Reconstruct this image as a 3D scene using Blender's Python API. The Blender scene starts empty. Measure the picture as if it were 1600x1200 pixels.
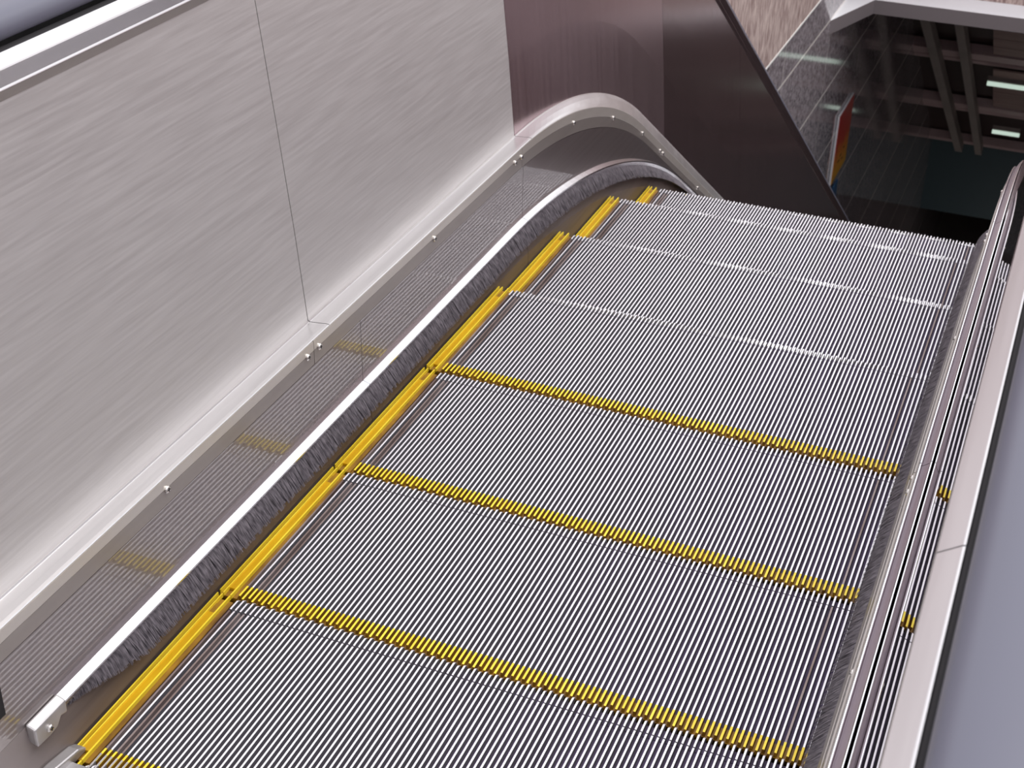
import bpy, math, random
from mathutils import Vector, Matrix
random.seed(7)
scn = bpy.context.scene
COL = scn.collection
TANI = math.tan(math.radians(32.4))

# ------------------------------------------------------------------ materials
def mat(name):
    m = bpy.data.materials.new(name); m.use_nodes = True
    nt = m.node_tree
    return m, nt, nt.nodes['Principled BSDF']

def N(nt, t, **kw):
    n = nt.nodes.new(t)
    for k, v in kw.items(): setattr(n, k, v)
    return n

def plain(name, col, rough=.5, metal=0., spec=.5, coat=0.):
    m, nt, b = mat(name)
    b.inputs['Base Color'].default_value = (*col, 1)
    b.inputs['Roughness'].default_value = rough
    b.inputs['Metallic'].default_value = metal
    b.inputs['Specular IOR Level'].default_value = spec
    b.inputs['Coat Weight'].default_value = coat
    return m

def noisy(name, c1, c2, scale=(10, 10, 10), rough=(.4, .5), metal=0., detail=4, bump=0., nscale=1., spec=.5, lo=.3, hi=.7, rot=(0,0,0)):
    """two tone noise over object coordinates, stretched by scale"""
    m, nt, b = mat(name)
    tc = N(nt, 'ShaderNodeTexCoord'); mp = N(nt, 'ShaderNodeMapping')
    mp.inputs['Scale'].default_value = scale; mp.inputs['Rotation'].default_value = rot
    nz = N(nt, 'ShaderNodeTexNoise'); nz.inputs['Scale'].default_value = nscale; nz.inputs['Detail'].default_value = detail
    cr = N(nt, 'ShaderNodeValToRGB')
    cr.color_ramp.elements[0].position = lo; cr.color_ramp.elements[1].position = hi
    cr.color_ramp.elements[0].color = (*c1, 1); cr.color_ramp.elements[1].color = (*c2, 1)
    mr = N(nt, 'ShaderNodeMapRange'); mr.inputs['To Min'].default_value = rough[0]; mr.inputs['To Max'].default_value = rough[1]
    L = nt.links.new
    L(tc.outputs['Object'], mp.inputs['Vector']); L(mp.outputs['Vector'], nz.inputs['Vector'])
    L(nz.outputs['Fac'], cr.inputs['Fac']); L(nz.outputs['Fac'], mr.inputs['Value'])
    L(cr.outputs['Color'], b.inputs['Base Color']); L(mr.outputs['Result'], b.inputs['Roughness'])
    b.inputs['Metallic'].default_value = metal; b.inputs['Specular IOR Level'].default_value = spec
    if bump:
        bp = N(nt, 'ShaderNodeBump'); bp.inputs['Strength'].default_value = bump; bp.inputs['Distance'].default_value = .002
        L(nz.outputs['Fac'], bp.inputs['Height']); L(bp.outputs['Normal'], b.inputs['Normal'])
    return m

M = {}
# hairline brushed sheet of the landing panels: streaks run obliquely along the sheet
M['brushed'] = noisy('brushed_steel_panel', (.57, .54, .53), (.67, .64, .63), (60, 5, 130), (.40, .55), .62, 8, .05, 1.3, rot=(.25, 0, 0))
M['dark_reflection'] = noisy('dark_reflection_steel_panel', (.36, .255, .27), (.42, .305, .32), (10, 60, 1.5), (.16, .24), .8, 3)  # base colour carries the dark surroundings this polished steel mirrors
M['black_reflection'] = noisy('black_reflection_steel', (.20, .135, .14), (.25, .175, .18), (10, 60, 1.5), (.12, .2), .8, 3)  # same for the incline: mirrored darkness put into the base colour
M['skirt'] = noisy('skirt_steel', (.315, .275, .27), (.375, .33, .325), (60, 1.2, 90), (.26, .32), .75, 4, .02)
for k_ in ('skirt',):
    b_ = M[k_].node_tree.nodes['Principled BSDF']; b_.inputs['Coat Weight'].default_value = 1.; b_.inputs['Coat Roughness'].default_value = .03; b_.inputs['Coat IOR'].default_value = 1.66
M['skirt_low'] = noisy('dirt_reflection_lower_skirt', (.115, .088, .078), (.19, .15, .13), (20, 2, 40), (.34, .46), .3, 4, spec=.3)  # brown holds both dirt and the reflection seen below the brush
M['trim'] = noisy('satin_aluminium_trim', (.70, .69, .69), (.80, .79, .79), (40, 2, 40), (.26, .34), .9, 3)
M['face'] = noisy('trim_face', (.66, .61, .56), (.70, .65, .60), (40, 3, 40), (.3, .34), .6, 3)
M['skirt_mirror'] = noisy('polished_panel', (.30, .26, .285), (.36, .31, .34), (10, 1.5, 30), (.0, .015), 1., 3)
M['flange'] = noisy('steel_flange', (.36, .32, .30), (.40, .36, .335), (40, 3, 40), (.3, .36), .6, 3)
M['chrome'] = plain('bright_aluminium', (.93, .93, .95), .16, 1.)
M['capmat'] = noisy('balustrade_cap_steel', (.64, .62, .63), (.74, .72, .73), (40, 2, 40), (.2, .28), .95, 3)
M['purplish'] = plain('satin_deck_strip', (.36, .30, .33), .35, .8)
M['gap'] = plain('dark_gap', (.012, .010, .012), .8)
M['screw'] = plain('screw_steel', (.70, .67, .64), .22, 1.)
M['rubber'] = plain('handrail_rubber', (.115, .115, .150), .36, 0, .45)
M['bristle'] = noisy('nylon_bristles', (.045, .038, .046), (.21, .185, .205), (60, 260, 60), (.45, .6), 0, 2, spec=.4)
M['cleat'] = noisy('aluminium_cleats', (.84, .81, .84), (.97, .95, .98), (30, 2, 30), (.3, .42), .3, 3)
M['groove'] = noisy('dark_groove', (.028, .015, .042), (.080, .052, .118), (25, 6, 25), (.5, .7), .2, 4)
M['rusty'] = noisy('worn_cleats', (.16, .10, .08), (.42, .35, .34), (30, 4, 30), (.4, .6), .4, 4)
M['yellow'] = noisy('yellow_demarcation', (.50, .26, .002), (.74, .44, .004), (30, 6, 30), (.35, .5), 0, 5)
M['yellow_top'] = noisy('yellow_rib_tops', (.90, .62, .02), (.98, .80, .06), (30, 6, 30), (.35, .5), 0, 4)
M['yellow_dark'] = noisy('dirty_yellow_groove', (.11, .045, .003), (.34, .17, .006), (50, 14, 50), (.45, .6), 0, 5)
M['comb'] = noisy('cast_comb', (.42, .40, .40), (.56, .54, .54), (20, 20, 20), (.35, .5), .7, 3)
M['riser'] = plain('riser_aluminium', (.25, .24, .26), .5, .6)
M['truss'] = plain('truss_paint', (.03, .028, .03), .7)
M['rough_granite'] = noisy('split_red_granite', (.26, .17, .155), (.68, .55, .50), (16, 16, 3.2), (.75, .9), 0, 7, .8, 4.0, lo=.36, hi=.66)
M['white_trim'] = plain('white_joint', (.80, .79, .76), .5)
M['paint_white'] = noisy('white_painted_ledge', (.88, .88, .90), (.92, .92, .94), (2, 2, 2), (.45, .55), 0)
M['lintel_shade'] = plain('lintel_face_shade', (.23, .20, .205), .6)  # shade of the front face put into its colour
M['concrete'] = noisy('pale_paving', (.55, .55, .54), (.68, .68, .67), (4, 4, 4), (.7, .8), 0, 4)
M['ceiling'] = plain('dark_ceiling_board', (.05, .028, .028), .6)
M['rafter'] = noisy('rafter_paint', (.34, .31, .29), (.42, .38, .36), (3, 3, 3), (.5, .6), 0)
M['purlin'] = noisy('purlin_paint', (.62, .46, .47), (.72, .55, .56), (3, 3, 3), (.45, .55), 0)
M['slat'] = noisy('slatted_wood', (.30, .19, .18), (.46, .31, .29), (1.2, 30, 30), (.5, .6), 0, 3)
M['teal'] = plain('teal_board', (.06, .105, .125), .5)
M['darkwall'] = plain('dark_wall', (.045, .030, .028), .5)
M['darkfloor'] = plain('lower_floor_tile', (.34, .31, .29), .5)

def emis(name, col, s):
    m, nt, b = mat(name)
    b.inputs['Base Color'].default_value = (.8, .8, .8, 1)
    b.inputs['Emission Color'].default_value = (*col, 1); b.inputs['Emission Strength'].default_value = s
    return m
M['tube'] = emis('fluorescent_tube', (.80, 1., .86), .55)

# polished speckled granite with pale joints; laid out on y / z of the wall
def browned_skirt():  # fades the brown of dirt and reflection in along y
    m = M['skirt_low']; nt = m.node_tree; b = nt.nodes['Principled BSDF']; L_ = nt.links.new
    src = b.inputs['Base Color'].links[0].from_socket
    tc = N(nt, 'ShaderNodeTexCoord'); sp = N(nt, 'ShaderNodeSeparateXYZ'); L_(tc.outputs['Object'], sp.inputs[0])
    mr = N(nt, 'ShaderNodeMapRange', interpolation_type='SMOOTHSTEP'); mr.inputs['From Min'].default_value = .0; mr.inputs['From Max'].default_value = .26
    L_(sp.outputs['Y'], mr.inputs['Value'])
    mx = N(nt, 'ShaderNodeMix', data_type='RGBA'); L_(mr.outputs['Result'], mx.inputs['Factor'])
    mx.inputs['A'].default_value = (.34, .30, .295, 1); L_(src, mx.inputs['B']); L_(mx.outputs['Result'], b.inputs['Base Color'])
browned_skirt()
def granite(name):
    m, nt, b = mat(name); L = nt.links.new
    tc = N(nt, 'ShaderNodeTexCoord')
    nz = N(nt, 'ShaderNodeTexNoise'); nz.inputs['Scale'].default_value = 34; nz.inputs['Detail'].default_value = 6; nz.inputs['Roughness'].default_value = .75
    L(tc.outputs['Object'], nz.inputs['Vector'])
    cr = N(nt, 'ShaderNodeValToRGB')
    cr.color_ramp.elements[0].position = .38; cr.color_ramp.elements[1].position = .64
    cr.color_ramp.elements[0].color = (.14, .12, .13, 1); cr.color_ramp.elements[1].color = (.56, .50, .53, 1)
    L(nz.outputs['Fac'], cr.inputs['Fac'])
    sep = N(nt, 'ShaderNodeSeparateXYZ'); L(tc.outputs['Object'], sep.inputs[0])
    def joint(axis, origin, pitch, width):
        a = N(nt, 'ShaderNodeMath', operation='SUBTRACT'); L(sep.outputs[axis], a.inputs[0]); a.inputs[1].default_value = origin - pitch * 50
        d = N(nt, 'ShaderNodeMath', operation='MODULO'); L(a.outputs[0], d.inputs[0]); d.inputs[1].default_value = pitch
        l = N(nt, 'ShaderNodeMath', operation='LESS_THAN'); L(d.outputs[0], l.inputs[0]); l.inputs[1].default_value = width
        return l
    jz = joint('Z', -1.607, .598, .016); jy = joint('Y', 9.53, 1.57, .020)
    mx = N(nt, 'ShaderNodeMath', operation='MAXIMUM'); L(jz.outputs[0], mx.inputs[0])
    hv = N(nt, 'ShaderNodeMath', operation='MULTIPLY'); L(jy.outputs[0], hv.inputs[0]); hv.inputs[1].default_value = .35
    L(hv.outputs[0], mx.inputs[1])
    mix = N(nt, 'ShaderNodeMix', data_type='RGBA'); L(mx.outputs[0], mix.inputs['Factor'])
    L(cr.outputs['Color'], mix.inputs['A']); mix.inputs['B'].default_value = (1., .94, .88, 1)
    L(mix.outputs['Result'], b.inputs['Base Color'])
    b.inputs['Roughness'].default_value = .07; b.inputs['Specular IOR Level'].default_value = .6
    return m
M['granite'] = granite('polished_granite')

# ------------------------------------------------------------------ mesh helpers
class MB:
    def __init__(s): s.v = []; s.f = []; s.m = []
    def add(s, verts, faces, mi=0):
        o = len(s.v); s.v += [tuple(p) for p in verts]; s.f += [tuple(i + o for i in f) for f in faces]; s.m += [mi] * len(faces)
    def box(s, a, b, mi=0):
        x0, y0, z0 = a; x1, y1, z1 = b
        s.add([(x0,y0,z0),(x1,y0,z0),(x1,y1,z0),(x0,y1,z0),(x0,y0,z1),(x1,y0,z1),(x1,y1,z1),(x0,y1,z1)],
              [(0,3,2,1),(4,5,6,7),(0,1,5,4),(1,2,6,5),(2,3,7,6),(3,0,4,7)], mi)
    def bar(s, p, q, w, h, up=(0, 0, 1), mi=0):
        p = Vector(p); q = Vector(q); d = (q - p).normalized(); u = Vector(up); sd = d.cross(u).normalized(); u = sd.cross(d).normalized()
        vs = []
        for c in (p, q):
            for a, b in ((-1,-1),(1,-1),(1,1),(-1,1)): vs.append(c + sd * a * w / 2 + u * b * h / 2)
        s.add(vs, [(0,1,2,3),(7,6,5,4),(0,4,5,1),(1,5,6,2),(2,6,7,3),(3,7,4,0)], mi)
    def build(s, name, mats, parent=None, smooth=False, bevel=0, loc=None):
        me = bpy.data.meshes.new(name); me.from_pydata(s.v, [], s.f)
        for m in (mats if isinstance(mats, (list, tuple)) else [mats]): me.materials.append(m)
        me.polygons.foreach_set('material_index', s.m)
        if smooth: me.polygons.foreach_set('use_smooth', [True] * len(s.f))
        me.update()
        o = bpy.data.objects.new(name, me); COL.objects.link(o)
        if parent: o.parent = parent
        if loc: o.location = loc
        if bevel:
            md = o.modifiers.new('bevel', 'BEVEL'); md.width = bevel; md.segments = 2; md.limit_method = 'ANGLE'
        return o

def tag(o, label=None, cat=None, group=None, kind=None):
    if label: o['label'] = label
    if cat: o['category'] = cat
    if group: o['group'] = group
    if kind: o['kind'] = kind
    return o
def empty(name, loc, label, cat, group=None):
    o = bpy.data.objects.new(name, None); COL.objects.link(o); o.location = loc; o.empty_display_size = .1
    return tag(o, label, cat, group)

# ------------------------------------------------------------------ the curve of the truss
def lerp(a, b, t): return a + (b - a) * t
def yr(h):
    """start and radius of the downward bend for a line running h above the treads"""
    if h <= .268: return 1.79 + 1.02 * h, 3.25 - 5.25 * h
    t = min(1.2, (h - .268) / (.9325 - .268))
    yi = lerp(2.597, 2.80, t); R = lerp(1.85, 1.55, t)
    return yi - .2905 * R, R
AI = math.radians(32.4)
def P(y, h):
    y0, R = yr(max(h, 0.)) ; 
    if y <= y0: return h
    if y < y0 + R * math.sin(AI): return h - R + math.sqrt(R * R - (y - y0) ** 2)
    return h - R * (1 - math.cos(AI)) - (y - y0 - R * math.sin(AI)) * TANI
def ysamples(a, b):
    ys = [a]; y = a
    while y < b - 1e-6:
        st = .04 if 1.6 < y < 3.6 else (.2 if y <= 1.6 else .8)
        y = min(b, y + st)
        if ys[-1] < 1.6 < y: y = 1.6
        ys.append(y)
    return ys
def sweep(mb, prof, a, b, side, closed=False, mi=0, caps=True):
    """prof: list of (x outward, h); side -1 = left balustrade, +1 = right"""
    ys = ysamples(a, b); n = len(prof)
    vs = []
    for y in ys:
        for q in prof:
            ax, h = q[0], q[1]; dy = q[2] if len(q) > 2 else 0.
            vs.append(((-ax if side < 0 else 1 + ax), y, P(y + dy, h)))
    fs = []
    m = n if closed else n - 1
    for i in range(len(ys) - 1):
        for j in range(m):
            k = (j + 1) % n
            f = (i*n + j, i*n + k, (i+1)*n + k, (i+1)*n + j)
            fs.append(f if side < 0 else f[::-1])
    if closed and caps:
        fs.append(tuple(range(n))); fs.append(tuple((len(ys)-1)*n + j for j in range(n))[::-1])
    mb.add(vs, fs, mi)
def thick(pts, t):
    """close an open profile (x outward, h) into a plate of thickness t on its outward side"""
    out = []
    for i, p in enumerate(pts):
        q0 = Vector(pts[max(0, i-1)][:2]); q1 = Vector(pts[min(len(pts)-1, i+1)][:2]); d = (q1 - q0).normalized()
        out.append((p[0] + abs(d.y) * t, p[1] - d.x * t) + tuple(p[2:]))
    return list(pts) + out[::-1]

YB = -1.5; YE = 10.5
SEAM = [YB, 1.025, 2.033, 3.36, 4.62, 6.2, 8.3, YE]

def screw(parent, x, y, z, side):
    mb = MB(); r = .0062; nx = 1 if side < 0 else -1
    rings = [(r, 0), (r, .0022), (r*.75, .0042), (r*.3, .0050)]
    for rr, d in rings:
        for k in range(12):
            a = 2*math.pi*k/12
            mb.v.append((nx * d, rr*math.cos(a), rr*math.sin(a)))
    for i in range(3):
        for k in range(12):
            q = (k+1) % 12; f = (i*12+k, i*12+q, (i+1)*12+q, (i+1)*12+k)
            mb.f.append(f if side < 0 else f[::-1]); mb.m.append(0)
    mb.f.append(tuple(range(36, 48)) if side < 0 else tuple(range(47, 35, -1))); mb.m.append(0)
    mb.box((nx*.0046 - .0006, -r*.55, -.0007), (nx*.0046 + .0007, r*.55, .0007), 1)
    mb.box((nx*.0046 - .0006, -.0007, -r*.55), (nx*.0046 + .0007, .0007, r*.55), 1)
    o = mb.build('screw', [M['screw'], M['gap']], parent, smooth=False, loc=(x, y, z))
    return o

# profiles (outward distance from tread edge, height above treads)
SK = lambda h: .010 + .1265 * max(h, 0)
PAN = lambda h: .0615 + .1184 * (h - .268)

def balustrade(side, label):
    nm = 'balustrade'
    root = empty(nm, ((-.2 if side < 0 else 1.2), 0, 0), label, 'escalator balustrade')
    off = Vector(root.location)
    def put(o): o.location = Vector(o.location) - off if o.parent else o.location; return o
    def B(mb, name, m, **k):
        o = mb.build(name, m, root, **k); o.location = Vector(o.location) - off; return o
    # lower skirt sheets
    sj = [YB, -.6, 1.143, 1.98, 3.05, 4.2, 5.6, 7.2, YE]
    for i in range(len(sj)-1):
        mb = MB()
        sweep(mb, thick([(.0035, -.42), (.0035, .004), (SK(.089), .089)], .003), sj[i] + .0007, sj[i+1] - .0007, side, True)
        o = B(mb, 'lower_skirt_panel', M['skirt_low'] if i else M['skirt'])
        if i: o['label'] = 'brownish strip of skirt under the brush, dirt and reflection in its colour'
        mb = MB()
        sweep(mb, thick([(SK(.089), .0895), (SK(.15), .15), (SK(.232), .236, .03)] if side > 0 else [(.0213, .0895), (.0217, .15, .06), (.0221, .2215, .12)], .003), sj[i] + .0007, sj[i+1] - .0007, side, True)
        o = B(mb, 'skirt_panel', M['skirt'])
    # flange carrying the screws, face and flat top of the deck trim
    for i in range(len(SEAM)-1):
        a, b = SEAM[i] + .001, SEAM[i+1] - .001
        mb = MB(); sh = .062 if side < 0 else 0.
        sweep(mb, thick(([(.0392, .2195, .07), (.0380, .2205, .07), (.0375, .2385, .07)] if side > 0 else [(.0232, .2220, .12), (.0218, .2228, .12), (.0218, .2505, .12)]), .004), a - sh, b - sh, side, True)
        fl = B(mb, 'flange', M['flange'])
        if side > 0:
            mb = MB(); sweep(mb, thick([(.0400, .2392, .07), (.0425, .2450, .05), (.0428, .2520, .035)], .004), a, b, side, True)
            B(mb, 'trim_face', M['flange'])
            mb = MB(); sweep(mb, [(.0425, .2530, .033), (.0430, .2570, .03), (.0445, .2590, .03), (.0462, .2590, .03), (.0470, .2560, .03), (.0450, .2530, .03)], a, b, side, True)
            B(mb, 'edge_bead', M['chrome'])
            mb = MB(); sweep(mb, thick([(.0470, .2540, .03), (.0500, .2555, .02), (.0555, .2600), (.0590, .2625)], .004), a, b, side, True)
            B(mb, 'deck_trim', M['purplish'])
            mb = MB(); sweep(mb, [(.0588, .2620), (.0592, .2655), (.0605, .2670), (.0622, .2670), (.0630, .2640), (.0610, .2620)], a, b, side, True)
            B(mb, 'edge_bead', M['chrome'])
            continue
        if side < 0: a, b = a - .062, b - .062
        mb = MB(); sweep(mb, thick([(.0216, .2512, .12), (.0212, .2520, .12), (.0220, .2700, .10)], .004), a, b, side, True)
        fl = B(mb, 'trim_face', M['face'])
        if side < 0: a, b = a + .062, b + .062
        mb = MB(); sweep(mb, thick([(.0226, .2712, .10), (.0240, .2728, .10), (.0300, .2728, .08), (.0450, .2710, .03), (.0600, .2697), (.0640, .2693), (.0655, .2715)], .0035), a, b, side, True)
        B(mb, 'deck_trim', M['trim'], smooth=False)
    # shadow backing behind the joints
    mb = MB(); sweep(mb, [(.0440, .225, .07), (.0470, .2480, .04), (.052, .2515, .01), (.0700, .2560)] if side > 0 else [(.0262, .222, .12), (.0262, .250, .12), (.0280, .2670, .10), (.0700, .2630)], YB, YE, side)
    B(mb, 'backing', M['gap'])
    # interior panels
    for i in range(len(SEAM)-1):
        a, b = SEAM[i] + .0012, SEAM[i+1] - .0012
        mb = MB(); sweep(mb, thick([(.0662, .262), (PAN(.45)+.001, .45), (PAN(.65), .65), (.1350, .889), (.1362, .897)] if side < 0 else
            [(.0636, .2625), (.0936, .4125), (.1236, .5625), (.1362, .680), (.1362, .900)], .004), a, b, side, True)
        m = (M['brushed'] if side < 0 else M['skirt_mirror']) if i < 2 else (M['dark_reflection'] if i == 2 else M['black_reflection'])
        o = B(mb, 'interior_panel', m)
        if i == 2: o['label'] = 'polished steel interior panel at the bend, dark reflections put into its colour'
        if i > 2: o['label'] = 'polished steel interior panel on the incline, near-black reflections put into its colour'
    mb = MB(); sweep(mb, ([(.079, .262), (.150, .90)] if side < 0 else [(.085, .262), (.148, .60), (.150, .90)]), YB, YE, side)
    B(mb, 'panel_backing', M['gap'])
    # top cap with rounded lip
    cj = [YB, -.150, 1.74, 3.4, 5.4, 7.8, YE] if side > 0 else [YB, 1.9, 3.9, 6.2, 8.3, YE]
    for i in range(len(cj)-1):
        a, b = cj[i] + .0008, cj[i+1] - .0008
        dark = cj[i] > 1.5 if side < 0 else cj[i] > 3.  # incline caps: dark surroundings they reflect are put into the colour
        mb = MB(); sweep(mb, thick([(.1342, .8900), (.1316, .9036)], .0022), a, b, side, True)
        B(mb, 'cap_lower_strip', M['black_reflection'] if dark else M['flange'])
        mb = MB(); sweep(mb, thick([(.1316, .9042), (.1320, .9052), (.1335, .9075), (.1292, .9285), (.1284, .9318), (.1296, .9340), (.1460, .9455), (.1478, .9458)], .0022), a, b, side, True)
        B(mb, 'cap_rail', M['black_reflection'] if dark else M['capmat'])
    mb = MB(); sweep(mb, thick([(.1484, .9440), (.1510, .9470), (.1560, .9475), (.1565, .9300), (.2335, .9300), (.2340, .9475), (.2390, .9470), (.2410, .9440)], .003), YB, YE, side, True)
    B(mb, 'handrail_guide', M['gap'])
    mb = MB(); sweep(mb, thick([(.2425, .9450), (.2610, .9330), (.2640, .9150)], .0035), YB, YE, side, True)
    sweep(mb, [(.2640, .9150), (.2640, -.45), (.2600, -.45), (.2600, .9150)], YB, YE, side, True)
    B(mb, 'outer_panel', M['flange'])
    # brush holder: body and bright top strip
    for a, b in ((.181, 1.143), (1.1442, 1.98), (1.9812, 4.2), (4.2012, 7.2), (7.2012, YE)):
        mb = MB(); sweep(mb, ([(.0066, .0846), (.0064, .0815), (.0120, .0690), (.0190, .0655), (.0235, .0840), (.0220, .0895), (.0205, .0892)] if side < 0 else
            [(.0155, .0725), (.0150, .0705), (.0175, .0655), (.0190, .0655), (.0235, .0840), (.0220, .0895), (.0205, .0890)]), a, b, side, True)
        B(mb, 'brush_holder', M['chrome'] if side < 0 else M['flange'])
    # end block of the brush holder
    mb = MB(); s = -1 if side < 0 else 1
    X = lambda ax: -ax if side < 0 else 1 + ax
    pr = [(.112, .094), (.112, .062), (.140, .060), (.158, .062), (.168, .074), (.182, .070), (.182, .094)]
    vs = [(X(.0045), y, z - .006) for y, z in pr] + [(X(.0205), y, z) for y, z in pr]; n = len(pr)
    fs = [tuple(range(n)), tuple(range(2*n-1, n-1, -1))] + [(j, j+n, (j+1) % n + n, (j+1) % n) for j in range(n)]
    mb.add(vs, fs)
    eb = B(mb, 'end_block', M['comb'], bevel=.003)
    sc = screw(eb, X(.0045), .140, .070, side)
    # bristles: thousands of fine strands, one object
    mb = MB(); rnd = random.Random(3 + side)
    y = .184; nxt = 0; lean = 0; hh0 = 0
    while y < 9.0:
        full = min(1., (y - .178) / .18)
        den = .00085 if y < 3.2 else .0022
        w = .00055 if y < 3.2 else .0014
        if y > nxt: nxt = y + rnd.uniform(.003, .009); lean = rnd.uniform(-.005, .005); hh0 = rnd.uniform(-.0012, .0012)
        j1 = lean + rnd.uniform(-.0015, .0015); hh = hh0 + rnd.uniform(-.0010, .0010)
        x0, z0 = (.0125, .0720) if side < 0 else (.0165, .0700)
        x1 = lerp(.0150, -.0100 + rnd.uniform(-.0008, .0010), full); z1 = lerp(.066, .037, full) + hh * full
        a = Vector((X(x0), y, P(y, z0))); c = Vector((X(x1), y + j1, P(y + j1, z1)))
        m_ = (a + c) / 2 + Vector((0, rnd.uniform(-.0006, .0006), rnd.uniform(0, .002)))
        vs = []
        for p, ww in ((a, w), (m_, w), (c, w * .55)):
            vs += [p + Vector((0, -ww, 0)), p + Vector((0, ww, 0)), p + Vector((-ww * .8 * s, 0, -ww * .8))]
        fs = []
        for q in (0, 3):
            for i in range(3):
                k = (i + 1) % 3; fs.append((q+i, q+k, q+3+k, q+3+i))
        fs += [(0, 2, 1), (6, 7, 8)]
        mb.add(vs, fs); y += den
    B(mb, 'bristles', M['bristle'])['kind'] = 'stuff'
    # backing web so that the brush reads as a dense strip
    mb = MB()
    ys = [.183, .22, .26, .30, .358]
    vs = []
    for y in ys:
        f = min(1., (y - .178) / .18)
        vs += [(X(.0168), y, .0690), (X(lerp(.0155, -.006, f)), y, lerp(.0655, .0395, f)), (X(lerp(.0165, -.004, f)), y, lerp(.0645, .0375, f)), (X(.0182), y, .0670)]
    fs = []
    for i in range(len(ys)-1):
        for j in range(4):
            k = (j+1) % 4; fs.append((i*4+j, i*4+k, (i+1)*4+k, (i+1)*4+j))
    mb.add(vs, fs)
    sweep(mb, [(.0168, .0690), (-.006, .0395), (-.004, .0375), (.0182, .0670)], .358, YE - 1, side, True)
    B(mb, 'brush_core', M['bristle'])
    # screws along the flange
    for y in (-.45, .02, .519, .976, 1.018, 1.521, 1.983, 2.020, 2.385, 2.72, 3.02, 3.233, 3.268, 3.75, 4.30):
        if side > 0: screw(root, X(.0385) - off.x, y - off.y, P(y + .07, .2310) - off.z, side)
    if side < 0:
        for y in (-.52, -.03, .492, .938, .981, 1.477, 1.923, 1.962, 2.323, 2.653, 2.947, 3.157, 3.190, 3.68, 4.2):
            screw(root, X(.0215) - off.x, y - off.y, P(y + .12, .2500) - off.z, side)
    return root

bl = balustrade(-1, 'left brushed steel balustrade with tall panels, screws and skirt brush')
br = balustrade(1, 'right steel balustrade seen from above along the right edge, mirroring the steps')

def handrail(side, label):
    ax = [(.1545, .9560), (.1535, .9640), (.1570, .9755), (.1680, .9835), (.1850, .9870), (.2050, .9870), (.2220, .9835), (.2330, .9755), (.2365, .9640), (.2355, .9560),
          (.2280, .9520), (.2230, .9560), (.2260, .9640), (.2190, .9720), (.1710, .9720), (.1640, .9640), (.1670, .9560), (.1620, .9520)]
    mb = MB(); sweep(mb, ax, YB, YE, side, True)
    o = mb.build('handrail', M['rubber'], smooth=True)
    tag(o, label, 'handrail')
    return o
handrail(-1, 'grey rubber handrail belt on top of the left balustrade')
handrail(1, 'grey rubber handrail belt close to the camera at the right edge')

# ------------------------------------------------------------------ the steps
PITCH = .00907; X0 = .0385; NC = 106; L = .4035
def cleat(mb, xc, y0, y1, top=0., dep=.0100, wt=.0031, wb=.0042, mi=0, gm=None, r0=.0, r1=.004):
    """one rib along y with sloped ends"""
    a, b = wt/2, wb/2
    vs = [(xc-b, y0, top-dep), (xc+b, y0, top-dep), (xc+a, y0+r0, top-.0006), (xc-a, y0+r0, top-.0006),
          (xc-b, y1, top-dep), (xc+b, y1, top-dep), (xc+a, y1, top-.004), (xc-a, y1, top-.004),
          (xc+a, y0+r0+.002, top), (xc-a, y0+r0+.002, top), (xc+a, y1-r1, top), (xc-a, y1-r1, top)]
    g = mi if gm is None else gm
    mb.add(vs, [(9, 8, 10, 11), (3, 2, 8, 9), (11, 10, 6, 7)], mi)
    mb.add(vs, [(0, 1, 2, 3), (1, 5, 6, 10, 8, 2), (4, 0, 3, 9, 11, 7), (5, 4, 7, 6)], g)

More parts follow.
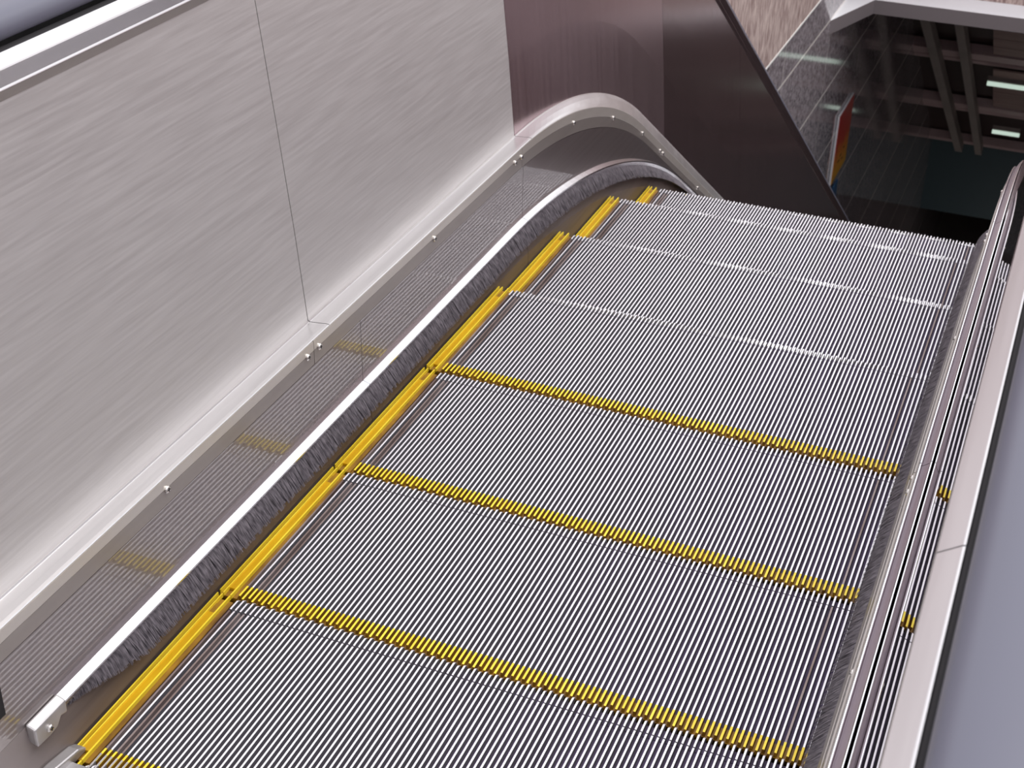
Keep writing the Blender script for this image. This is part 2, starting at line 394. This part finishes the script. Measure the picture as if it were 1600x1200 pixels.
def make_step(shift):
    root = empty('escalator_step', (0, 0, 0), '-', 'escalator step')
    x0 = X0 + shift
    rust = {0: 1, 2: 1, 3: 2, 101: 2}
    # tread plate: base sheet and cleats from the yellow band to the nosing joint
    mb = MB(); mb.box((.0, .004, -.022), (1.0, L - .030, -.0098), 1)
    for i in range(NC):
        x = x0 + i * PITCH
        r = rust.get(i, 0)
        cleat(mb, x, .034, L - .0300, top=(-.0005 if r else 0), mi=(2 if r else 0), gm=(2 if r == 1 else 3), r1=.001)
    mb.build('tread_plate', [M['cleat'], M['groove'], M['rusty'], M['riser']], root)
    # nosing with its own short ribs
    mb = MB(); mb.box((.0, L - .0285, -.022), (1.0, L - .004, -.0098), 1)
    for i in range(NC):
        x = x0 + i * PITCH
        cleat(mb, x, L - .0280, L + (.004 if i % 2 else .000), mi=0, gm=3, r1=.006)
    mb.build('nosing', [M['cleat'], M['groove'], M['rusty'], M['riser']], root)
    # yellow band at the near edge: long and short teeth in turn
    mb = MB(); mb.box((.0, .004, -.021), (1.0, .0335, -.0092), 1)
    for i in range(NC):
        x = x0 + i * PITCH
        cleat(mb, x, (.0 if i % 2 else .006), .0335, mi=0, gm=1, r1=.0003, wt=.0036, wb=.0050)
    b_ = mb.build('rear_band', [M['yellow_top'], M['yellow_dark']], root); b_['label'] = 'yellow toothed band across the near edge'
    # yellow side strip: outer rib, groove, broad flat, inner rib
    for sx in (0,):
        mb = MB(); X = (lambda a: a) if sx == 0 else (lambda a: 1.0 - a)
        def bx(a, b, ya, yb, za, zb, mi):
            xa, xb = sorted((X(a), X(b))); mb.box((xa, ya, za), (xb, yb, zb), mi)
        bx(.0005, .034, .003, L - .006, -.018, -.0065, 1)
        bx(.0005, .0028, .006, L + .0, -.007, .0008, 2)
        bx(.0085, .0108, .002, L + .001, -.007, .0005, 2)
        bx(.0108, .0235, .020, L - .045, -.007, -.0020, 0)
        bx(.0108, .0235, L - .045, L - .02, -.007, -.0042, 1)
        bx(.0235, .0262, .0, L + .0, -.007, .0008, 2)
        bx(.0262, .0345, .02, L - .02, -.0085, -.0072, 1)
        s_ = mb.build('side_strip', [M['yellow'], M['yellow_dark'], M['yellow_top']], root); s_['label'] = 'yellow ribbed strip along the side'
    # curved riser
    mb = MB(); pr = [(L - .006, -.0225), (L - .012, -.06), (L - .022, -.12), (L - .058, -.205)]
    pr = pr + [(y - .006, z) for y, z in pr[::-1]]; n = len(pr)
    vs = [(0.004, y, z) for y, z in pr] + [(.996, y, z) for y, z in pr]
    fs = [tuple(range(n))[::-1], tuple(range(n, 2*n))] + [(j, (j+1) % n, (j+1) % n + n, j+n) for j in range(n)]
    mb.add(vs, fs)
    mb.build('riser', M['riser'], root)
    return root

def copy_tree(o, parent=None):
    c = o.copy(); COL.objects.link(c); c.parent = parent
    for ch in list(o.children): copy_tree(ch, c)
    return c

far = [.565, .970, 1.375, 1.785, 2.193, 2.602, 2.986]
zz = [0, 0, 0, -.001, -.035, -.101, -.222]
y_, z_ = 3.352, -.392
for k in range(14):
    far.append(y_); zz.append(z_); y_ += .405 * math.cos(AI); z_ -= .405 * math.sin(AI)
far = [.160] + far; zz = [0] + zz
labels = ['escalator step half swallowed by the comb plate at the bottom left',
 'full grey ribbed step nearest the camera, yellow edge at the bottom left',
 'second full step from the camera, between the first and second yellow bands across',
 'third full step from the camera, between the second and third yellow bands across',
 'step beyond the farthest full yellow band, last one level with the landing',
 'step just past the last level one, a few centimetres lower',
 'second lowest step in view, narrow strip of ribs with short yellow side strip',
 'lowest visible step at the edge where the stairs drop away']
protos = [make_step(0.), make_step(PITCH / 2)]
for i, (fy, fz) in enumerate(zip(far, zz)):
    if i < 2: o = protos[i]
    else: o = copy_tree(protos[i % 2])
    o.location = (0, fy - L - .001, fz)
    o['group'] = 'escalator steps'
    o['label'] = labels[i] if i < len(labels) else 'escalator step on the slope below the lowest visible one'

# comb plate of the upper landing
cp = empty('comb_plate', (.5, 0, 0), 'cast grey comb plate of the landing in the bottom left corner', 'comb plate')
mb = MB()
vs = []
for x in (.001, .999):
    vs += [(x, -.10, .001), (x, .150, .0006), (x, .150, .0022), (x, .120, .006), (x, -.02, .014), (x, -.10, .014)]
mb.add(vs, [(0,1,2,3,4,5), (11,10,9,8,7,6)] + [(j, j+6, (j+1) % 6 + 6, (j+1) % 6) for j in range(6)])
mb.build('comb_body', M['comb'], cp, loc=(-.5, 0, 0))
mb = MB()
for i in range(NC):
    x = X0 + (i + .5) * PITCH
    mb.box((x - .0014, .142, -.0060), (x + .0014, .182, .0010))
mb.build('comb_teeth', M['comb'], cp, loc=(-.5, 0, 0))
for s, x in ((0, .004), (1, .996)):
    mb = MB(); d = 1 if s == 0 else -1
    prf = [(0, .040, .022), (0, .120, .019), (0, .168, .010), (0, .184, .0005)]
    vs = []
    for (_, y, z) in prf: vs += [(x - d*.008, y, z), (x + d*.012, y, z), (x + d*.012, y, -.006), (x - d*.008, y, -.006)]
    fs = []
    for i in range(3):
        for j in range(4):
            k = (j+1) % 4; fs.append((i*4+j, i*4+k, (i+1)*4+k, (i+1)*4+j))
    fs += [(3,2,1,0), (12,13,14,15)]
    mb.add(vs, fs); e_ = mb.build('comb_end_piece', M['comb'], cp, loc=(-.5, 0, 0), bevel=.003)
fp = MB(); fp.box((.0, -1.5, .001), (1.0, -.102, .013))
tag(fp.build('landing_plate', M['comb']), 'ribbed steel floor plate of the upper landing below the frame', 'floor plate')

# small dark plate on the left skirt near the comb
mb = MB(); mb.box((-.0222, .020, .140), (-.0206, .083, .190), 0)
o = mb.build('dark_plate', M['gap'], bl); o.location = (.2, 0, 0); 
o['label'] = 'small dark plate on the skirt'

# truss underneath
mb = MB()
for a, b in ((-.006, 0.0), (1.0, 1.006)): pass
sweep(mb, [(.25, -.50), (-1.25, -.50), (-1.25, -.54), (.25, -.54)], YB, YE, -1, True)
tag(mb.build('escalator_truss', M['truss']), 'dark truss tray hidden under the escalator steps', 'escalator truss')

# ------------------------------------------------------------------ the stairwell
def struct(mb, name, m, **k):
    o = mb.build(name, m, **k); o['kind'] = 'structure'; return o
WX = -.60
mb = MB(); mb.box((WX - .3, -4, -12), (WX, 26, -1.308)); struct(mb, 'wall_left', M['granite'])
mb = MB(); mb.box((WX - .3, 2.4, -1.300), (WX + .012, 10.5, -.004)); struct(mb, 'wall_left_upper', M['rough_granite'])
mb = MB(); mb.box((WX - .05, 2.4, -1.309), (WX + .016, 10.4, -1.2975)); struct(mb, 'trim_1', M['white_trim'])
mb = MB(); mb.box((2.6, -4, -12), (2.9, 26, -.004)); struct(mb, 'wall_right', M['granite'])
# street level paving round the opening
mb = MB(); mb.box((-9, -8, -.2), (WX - .001, 22, 0)); mb.box((2.6, -8, -.2), (11, 22, 0)); mb.box((WX, -8, -.2), (-.266, 2.4, -.002)); mb.box((1.266, -8, -.2), (2.6, 2.4, -.002))
mb.box((-.266, -8, -.2), (1.266, -1.55, 0)); mb.box((WX, 10.9, -.2), (2.6, 22, 0)); struct(mb, 'floor', M['concrete'])
# wall closing the well under the landing
mb = MB(); mb.box((WX, 1.9, -12), (-.266, 2.4, -.2)); mb.box((1.266, 1.9, -12), (2.6, 2.4, -.2)); struct(mb, 'wall_near', M['darkwall'])
# lintel with white top ledge, its front shade painted grey, chamfered at left wall
plan = [(WX, 9.492), (-.40, 10.155), (2.6, 10.155), (2.6, 10.9), (WX, 10.9)]
def prism(mb, plan, z0, z1, mi=0, mt=None):
    n = len(plan); vs = [(x, y, z0) for x, y in plan] + [(x, y, z1) for x, y in plan]
    mb.add(vs, [tuple(range(n))[::-1]] + [(j, (j+1) % n, (j+1) % n + n, j+n) for j in range(n)], mi)
    mb.add(vs, [tuple(range(n, 2*n))], mi if mt is None else mt)
mb = MB(); prism(mb, plan, -1.714, -1.608, 0, 1); struct(mb, 'trim_2', [M['lintel_shade'], M['paint_white']])
mb = MB(); mb.box((WX, 10.49, -1.607), (2.6, 10.9, -.004)); struct(mb, 'wall_back', M['rough_granite'])
# sloping ceiling over the lower flight
CS = 1.365; CC = Vector((1.1541, -1.0452, 1.5732))
NP = Vector((0, .635, 1)).normalized()
def cz(y): return 5.93 - .635 * y
def S(x, y):   # plan measured on the nearer plane, carried to the real ceiling plane
    X = CC.x + CS * (x - CC.x); Y = CC.y + CS * (y - CC.y); return X, Y, cz(Y)
mb = MB()
y0c, y1c = 10.9, 24.5
vs = [(WX, y0c, cz(y0c) + .30), (2.6, y0c, cz(y0c) + .30), (2.6, y1c, cz(y1c) + .30), (WX, y1c, cz(y1c) + .30)]
vs += [(x, y, z + .2) for x, y, z in vs]
mb.add(vs, [(0,1,2,3), (7,6,5,4), (0,4,5,1), (1,5,6,2), (2,6,7,3), (3,7,4,0)]); struct(mb, 'ceiling', M['ceiling'])
def beam(name, p, q, w, h, m, label, cat, group, drop=0):
    mb = MB(); p = Vector(S(*p)) + NP * (h/2 + drop); q = Vector(S(*q)) + NP * (h/2 + drop); c = (p + q) / 2
    mb.bar(p - c, q - c, w * CS, h, up=NP)
    o = mb.build(name, m, loc=c); tag(o, label, cat, group); return o
G = 'dark rafters of the sloping ceiling'
beam('rafter', (.022, 9.6), (.175, 13.4), .068, .12, M['rafter'], 'middle ceiling rafter slanting down left of the light tubes', 'beam', G)
beam('rafter', (.265, 9.6), (.368, 13.4), .062, .12, M['rafter'], 'ceiling rafter just left of the slatted boards', 'beam', G)
G = 'pinkish cross beams of the sloping ceiling'
for ya, yb, lb in ((10.60, 10.75, 'upper pinkish cross beam of the sloping ceiling under the lintel'), (12.03, 12.17, 'middle pinkish cross beam of the sloping ceiling'), (13.32, 13.42, 'lowest pinkish cross beam above the teal board')):
    yc = (ya + yb) / 2
    beam('cross_beam', (-.13, yc), (2.1, yc), (yb - ya) * 1.12, .11, M['purlin'], lb, 'beam', G, drop=.125)
for yc, lb in ((10.83, 'slim lower strip below the upper pinkish cross beam'), (12.24, 'slim lower strip below the middle pinkish cross beam')):
    beam('cable_tray', (-.13, yc), (2.1, yc), .085, .08, M['purlin'], lb, 'cable tray', 'slim strips below the cross beams', drop=.135)
G = 'slatted boards of the sloping ceiling'
for ya, yb, lb in ((9.3, 10.59, 'brown slatted board right under the lintel'), (10.97, 12.0, 'brown slatted board between the two light tubes')):
    mb = MB(); n = 7; ctr = Vector(S(.95, (ya+yb)/2))
    for i in range(n):
        y = lerp(ya, yb, (i + .5) / n)
        p = Vector(S(.485, y)) + NP * .15; q = Vector(S(2.0, y)) + NP * .15
        mb.bar(p - ctr, q - ctr, (yb - ya) / n * CS * 1.12, .02, up=NP)
    tag(mb.build('slatted_board', M['slat'], loc=ctr), lb, 'ceiling board', G)
G = 'fluorescent ceiling lights in the lower hall'
def tube(xa, xb, y, label):
    c = Vector(S((xa + xb) / 2, y)) - NP * .03
    root = empty('tube_light', c, label, 'ceiling light', G)
    w = (xb - xa) * CS / 2
    mb = MB(); mb.bar((-w, 0, 0), (w, 0, 0), .05, .04, up=NP); o = mb.build('diffuser', M['tube'], root)
    mb = MB(); mb.bar((-w, 0, .05), (w, 0, .05), .07, .05, up=NP); mb.build('housing', M['rafter'], root)
tube(.465, 1.25, 10.93, 'pale green fluorescent tube at the right, the higher one')
tube(.505, .745, 12.36, 'short pale fluorescent tube at the right, the lower one')
# far end of the well
mb = MB(); mb.box((WX, 19.2, -7.05), (2.6, 19.4, -6.0)); tag(mb.build('hanging_board', M['teal']), 'dark teal board hanging at the far end of the lower hall', 'board')
mb = MB(); mb.box((WX, 24.0, -12), (2.6, 24.3, -6)); struct(mb, 'wall_far', M['darkwall'])
mb = MB(); mb.box((WX, 2.4, -9.3), (2.6, 24, -9.1)); struct(mb, 'floor_lower', M['darkfloor'])

# poster on the granite wall
def poster_mat():
    m, nt, b = mat('poster_print'); LN_ = nt.links.new
    tc = N(nt, 'ShaderNodeTexCoord'); sp = N(nt, 'ShaderNodeSeparateXYZ'); LN_(tc.outputs['Object'], sp.inputs[0])
    mr = N(nt, 'ShaderNodeMapRange'); mr.inputs['From Min'].default_value = -.32; mr.inputs['From Max'].default_value = .32
    nz = N(nt, 'ShaderNodeTexNoise'); nz.inputs['Scale'].default_value = 5
    ad = N(nt, 'ShaderNodeMath', operation='MULTIPLY_ADD'); LN_(nz.outputs['Fac'], ad.inputs[0]); ad.inputs[1].default_value = .25; LN_(sp.outputs['Z'], ad.inputs[2])
    LN_(ad.outputs[0], mr.inputs['Value'])
    cr = N(nt, 'ShaderNodeValToRGB'); e = cr.color_ramp.elements
    e[0].position = .0; e[0].color = (.45, .05, .02, 1); e[1].position = 1; e[1].color = (.50, .02, .015, 1)
    for p_, c_ in ((.22, (.75, .38, .02, 1)), (.50, (.80, .30, .02, 1)), (.72, (.60, .05, .02, 1))):
        k = e.new(p_); k.color = c_
    LN_(mr.outputs['Result'], cr.inputs['Fac']); LN_(cr.outputs['Color'], b.inputs['Base Color'])
    b.inputs['Roughness'].default_value = .3
    return m
po = empty('poster_panel', (-.585, 10.73, -2.955), 'red and orange poster panel on the polished granite wall', 'poster')
mb = MB(); mb.box((-.012, -.300, -.30), (.004, .312, .30)); mb.build('backboard', M['paint_white'], po)
mb = MB(); mb.box((.0045, -.292, -.296), (.008, .308, .296)); mb.build('print', poster_mat(), po)
mb = MB()
for z, a, b in ((-.14, -.05, .02), (-.17, -.12, -.04), (-.20, .05, .1), (-.11, .08, .13)): mb.box((.0082, a, z), (.0095, b, z + .012))
mb.build('lettering', M['gap'], po)
mb = MB(); mb.box((-.592, 10.62, -3.56), (-.578, 10.80, -3.34)); tag(mb.build('blue_sign', plain('blue_sign_print', (.03, .10, .22), .4)), 'small blue sign just below the red and orange poster', 'sign')

# ------------------------------------------------------------------ light
w = bpy.data.worlds.new('overcast'); scn.world = w; w.use_nodes = True; nt = w.node_tree
bg = nt.nodes['Background']; tc = N(nt, 'ShaderNodeTexCoord'); sp = N(nt, 'ShaderNodeSeparateXYZ')
cr = N(nt, 'ShaderNodeValToRGB'); nt.links.new(tc.outputs['Generated'], sp.inputs[0]); 
mr = N(nt, 'ShaderNodeMapRange'); mr.inputs['From Min'].default_value = -.2; mr.inputs['From Max'].default_value = 1.
nt.links.new(sp.outputs['Z'], mr.inputs['Value']); nt.links.new(mr.outputs['Result'], cr.inputs['Fac']); nt.links.new(cr.outputs['Color'], bg.inputs['Color'])
e = cr.color_ramp.elements
e[0].position = 0; e[0].color = (.10, .08, .08, 1); e[1].position = 1; e[1].color = (1.0, 1.0, 1.06, 1)
for p_, c_ in ((.17, (.16, .11, .11, 1)), (.27, (.34, .26, .26, 1)), (.42, (.80, .78, .80, 1)), (.6, (.95, .95, .99, 1))):
    k = e.new(p_); k.color = c_
bg.inputs['Strength'].default_value = 1.45

sun = bpy.data.lights.new('sun', 'SUN'); sun.energy = 1.2; sun.angle = math.radians(30); sun.color = (1, .98, .95)
so = bpy.data.objects.new('sun', sun); COL.objects.link(so); so.rotation_euler = (math.radians(-22), math.radians(18), 0)

for i, (lx, ly, lz) in enumerate(((1.9, 13.0, -6.2), (.9, 17.0, -8.2))):  # unseen fill lights added to brighten the sloping ceiling from below
    hl = bpy.data.lights.new('hall_fill', 'POINT'); hl.energy = 11; hl.shadow_soft_size = .35; hl.color = (1, .93, .88)
    ho = bpy.data.objects.new('hall_fill', hl); COL.objects.link(ho); ho.location = (lx, ly, lz)

# ------------------------------------------------------------------ camera
R = Matrix([[0.9259670778469191, 0.37713340929025463, 0.018851056754139475], [0.2094848009458272, -0.471525542157147, -0.8566094683495485], [-0.3141672944727468, 0.7971411761353934, -0.5156208455766275]])
rot = Matrix([R[0], -Vector(R[1]), -Vector(R[2])]).transposed()
cam = bpy.data.cameras.new('camera'); co = bpy.data.objects.new('camera', cam); COL.objects.link(co)
co.matrix_world = Matrix.Translation((1.1540700957951007, -1.0452412748595716, 1.5732156105442794)) @ rot.to_4x4()
cam.sensor_width = 36; cam.lens = 2303.05 / 1600 * 36; cam.clip_start = .02; cam.clip_end = 200
cam.dof.use_dof = True; cam.dof.focus_distance = 2.3; cam.dof.aperture_fstop = 16
scn.camera = co
vs_ = scn.view_settings
vs_.view_transform = 'Standard'; vs_.look = 'None'; vs_.gamma = 1; vs_.use_curve_mapping = False; vs_.exposure = 0.13
